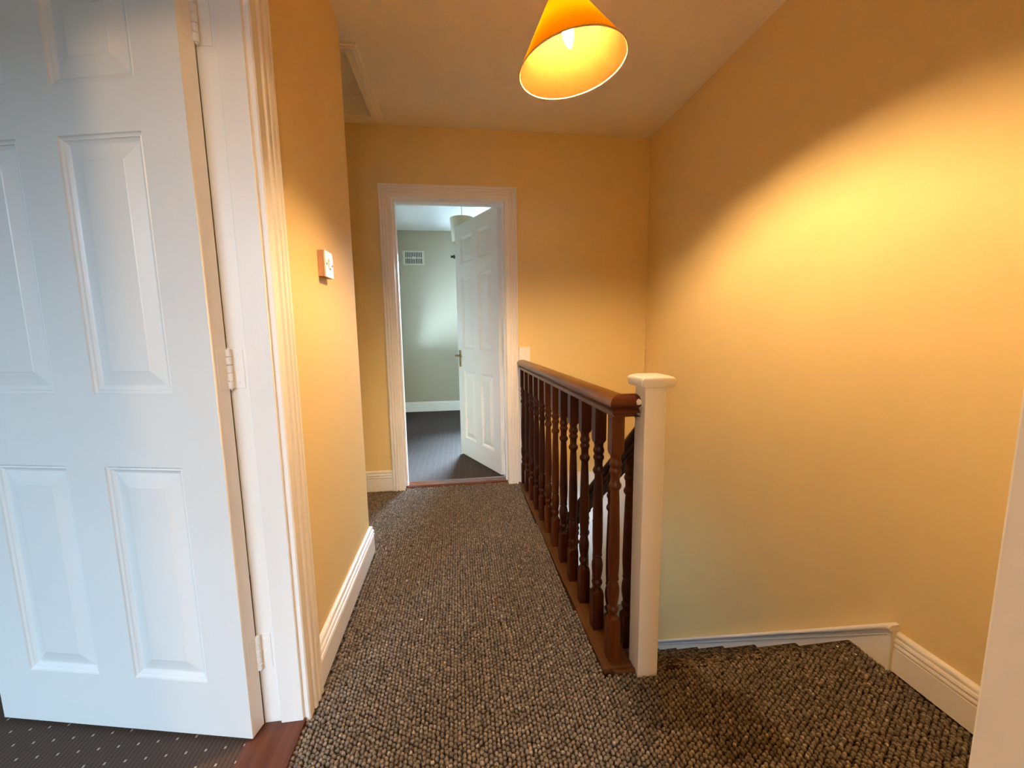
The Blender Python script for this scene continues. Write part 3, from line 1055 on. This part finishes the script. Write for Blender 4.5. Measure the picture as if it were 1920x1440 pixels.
# ------------------------------------------------------------------ staircase
stc = empty('staircase', (0.97, 1.17, 0.0))
tag(stc, 'carpeted staircase going down beside the right wall', 'staircase')
RISE, GO = 0.188, 0.2178
for k in range(1, 8):
    y0 = 1.125 + GO * (k - 1)
    y1 = y0 + GO + 0.016
    zt = -RISE * k
    bm = B()
    pr = [(y0 - 0.006, zt - 0.20), (y1 - 0.03, zt - 0.20), (y1 - 0.03, zt - 0.034)]
    pr += [(y1 - 0.013 + 0.017 * math.sin(a), zt - 0.017 - 0.017 * math.cos(a)) for a in [q * math.pi / 8 for q in range(9)]]
    pr += [(y0 - 0.006, zt)]
    loft(bm, [[(x, y - 1.17, z) for y, z in pr] for x in (0.605 - 0.97, 1.332 - 0.97)])
    obj('step', bm, M_carpet_flat, stc, 35)
bm = B()
pr = [(1.11, -0.20), (1.130, -0.20), (1.130, -0.036)] + [(1.134 + 0.017 * math.sin(a), -0.019 - 0.017 * math.cos(a)) for a in [q * math.pi / 8 for q in range(9)]] + [(1.11, -0.002)]
loft(bm, [[(x, y - 1.17, z) for y, z in pr] for x in (0.602 - 0.97, 1.332 - 0.97)])
obj('landing_nosing', bm, M_carpet_flat, stc, 35)
# outer string with its capping
bm = B()
rk = -0.8636
pr = [(1.18, 0.0), (2.82, rk * (2.82 - 1.18)), (2.82, rk * (2.82 - 1.18) - 0.34), (1.18, -0.34)]
loft(bm, [[(x, y - 1.17, z - 0.01) for y, z in pr] for x in (0.545 - 0.97, 0.585 - 0.97)])
obj('outer_string', bm, M_white, stc)

sb = empty('stair_balustrade', (0.565, 1.27, -0.04))
tag(sb, 'dark sloping stair handrail with turned balusters seen through the landing balusters', 'balustrade')
RS = -0.82
s0 = obj('baluster', baluster_mesh(-0.02, 0.775, RS), M_wood_z, sb, 35)
s0.location = (0, 0, -0.02)
for k in range(1, 10):
    b = s0.copy()
    COL.objects.link(b)
    b.parent = sb
    b.location = (0, 0.160 * k, -0.02 + RS * 0.160 * k)
bm = B()
rings = []
for y in (-0.095, 1.54):
    rings.append([(u * 0.9, y, 0.797 + (z - 0.8955) * 1.25 + RS * (y + 0.035)) for u, z in HRP])
loft(bm, rings)
obj('handrail', bm, M_wood_dark, sb, 40)
bm = B()
rings = [[(u, y, v + RS * (y + 0.0)) for u, v in ((-0.034, -0.045), (0.034, -0.045), (0.034, -0.016), (0.026, -0.008), (-0.026, -0.008), (-0.034, -0.016))] for y in (-0.095, 1.54)]
loft(bm, rings)
obj('string_capping', bm, M_wood_base, sb)

# ------------------------------------------------------------------ looped carpet of the landing (pile nobody could count)
rng = np.random.default_rng(5)


def loop_patch(x0, x1, y0, y1):
    px, py = 0.0116, 0.0138
    xs = np.arange(math.floor(x0 / px) * px + px / 2, x1, px)
    xs = xs[xs > x0]
    iy = np.round((xs - px / 2) / px).astype(int) % 2
    ys = np.arange(math.floor(y0 / py) * py, y1, py)
    gx, gy = np.meshgrid(xs, ys, indexing='ij')
    gy = gy + iy[:, None] * py * 0.5
    c = np.stack([gx.ravel(), gy.ravel()], 1)
    return c[(c[:, 1] > y0) & (c[:, 1] < y1)]


cen = np.concatenate([loop_patch(XL + 0.002, 0.428, 0.22, YF + 0.015), loop_patch(0.428, 0.531, 0.22, 1.122), loop_patch(0.531, 1.336, 0.22, 1.130),
                      loop_patch(-1.2, XL, YC + 0.004, YF - 0.012), loop_patch(0.604, 1.332, 1.130, 1.144)])
# keep clear of post, frames and thresholds
kx, ky = cen[:, 0], cen[:, 1]
keep = ~((kx > 0.528) & (kx < 0.605) & (ky > 1.102))
keep &= ~((ky > YF - 0.004) & ((kx < -0.40) | (kx > 0.333)))
keep &= ~((ky > YF - 0.022) & (((kx > -0.49) & (kx < -0.40)) | ((kx > 0.333) & (kx < 0.43))))
keep &= ~((kx < XL + 0.022) & (kx > XL) & (((ky > 1.10) & (ky < YC)) | (ky < 0.34)))
keep &= ~((ky > YF - 0.02) & (kx < -0.48))
keep &= ~((ky < YC + 0.02) & (kx < XL + 0.004))
keep &= ~((kx > 0.43 + BS * 0.7 * (ky - 1.135) - 0.002) & (kx < 0.6) & (ky > 1.130))
cen = cen[keep]
n = len(cen)
cen = cen + rng.normal(0, 0.0011, cen.shape)
half = np.stack([rng.normal(0.0061, 0.0005, n), rng.normal(0.0066, 0.0007, n)], 1)
hgt = rng.normal(0.0115, 0.0010, n)
ang = rng.normal(0, 0.30, n)
SEG = 8
ring_u = [(math.cos(k * 2 * math.pi / SEG), math.sin(k * 2 * math.pi / SEG)) for k in range(SEG)]
LV = ((1.0, 0.0), (0.95, 0.58), (0.66, 0.93))
NV = SEG * len(LV) + 1
V = np.zeros((n, NV, 3), np.float32)
ca, sa = np.cos(ang), np.sin(ang)
for lvl, (sc_, hz) in enumerate(LV):
    for k, (u, v) in enumerate(ring_u):
        jit = rng.normal(1, 0.09, n)
        lx = u * half[:, 0] * sc_ * jit
        ly = v * half[:, 1] * sc_ * jit
        V[:, lvl * SEG + k, 0] = cen[:, 0] + lx * ca - ly * sa
        V[:, lvl * SEG + k, 1] = cen[:, 1] + lx * sa + ly * ca
        V[:, lvl * SEG + k, 2] = -0.0125 + hgt * hz * (jit if lvl else 1)
V[:, NV - 1, 0] = cen[:, 0] + rng.normal(0, 0.0008, n)
V[:, NV - 1, 1] = cen[:, 1] + rng.normal(0, 0.0008, n)
V[:, NV - 1, 2] = -0.0125 + hgt
on_nose = (cen[:, 1] > 1.130) & (cen[:, 0] > 0.6)
V[on_nose, :, 2] -= ((V[on_nose, :, 1] - 1.130) * 0.35).astype(np.float32)
F = []
for l in range(len(LV) - 1):
    for k in range(SEG):
        q = (k + 1) % SEG
        a, b = l * SEG, (l + 1) * SEG
        F += [(a + k, a + q, b + q), (a + k, b + q, b + k)]
for k in range(SEG):
    F.append(((len(LV) - 1) * SEG + k, (len(LV) - 1) * SEG + (k + 1) % SEG, NV - 1))
F = np.array(F, np.int32)
faces = (F[None] + (np.arange(n, dtype=np.int32) * NV)[:, None, None]).reshape(-1, 3)
me = bpy.data.meshes.new('carpet')
me.vertices.add(n * NV)
me.vertices.foreach_set('co', V.ravel())
me.loops.add(len(faces) * 3)
me.loops.foreach_set('vertex_index', faces.ravel())
me.polygons.add(len(faces))
me.polygons.foreach_set('loop_start', np.arange(len(faces), dtype=np.int32) * 3)
me.polygons.foreach_set('loop_total', np.full(len(faces), 3, np.int32))
me.polygons.foreach_set('use_smooth', np.ones(len(faces), bool))
at = me.attributes.new('loop_shade', 'FLOAT', 'POINT')
shade = np.clip(rng.normal(0.57, 0.08, n), 0.25, 1)
lv = np.array([0.02] * SEG + [0.62] * SEG + [0.95] * SEG + [1.0], np.float32)  # feet near black, tips light: shade between loops put into the colour
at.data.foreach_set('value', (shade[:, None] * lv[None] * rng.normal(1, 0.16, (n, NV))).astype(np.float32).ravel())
me.update()
me.validate()
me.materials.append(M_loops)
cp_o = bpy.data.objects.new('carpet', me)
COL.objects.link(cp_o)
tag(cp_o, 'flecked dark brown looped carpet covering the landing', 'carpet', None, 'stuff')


# crumbs lying on the carpet
def crumb(loc, r, label):
    bm = B()
    bmesh.ops.create_icosphere(bm, subdivisions=2, radius=r)
    for v in bm.verts:
        v.co.x *= 1.25 + 0.2 * math.sin(v.co.y * 1500)
        v.co.z *= 0.55
    o = obj('paint_chip', bm, M_filler, None, 60)
    o.location = loc
    tag(o, label, 'paint chip')


crumb((-0.172, 1.466, 0.0005), 0.0042, 'tiny white paint chip on the carpet in the middle of the landing')
crumb((1.289, 1.077, 0.0), 0.003, 'tiny white paint chip on the stair head carpet near the right wall')
crumb((1.262, 1.118, -0.001), 0.0035, 'tiny white paint chip at the top stair nosing by the string board')
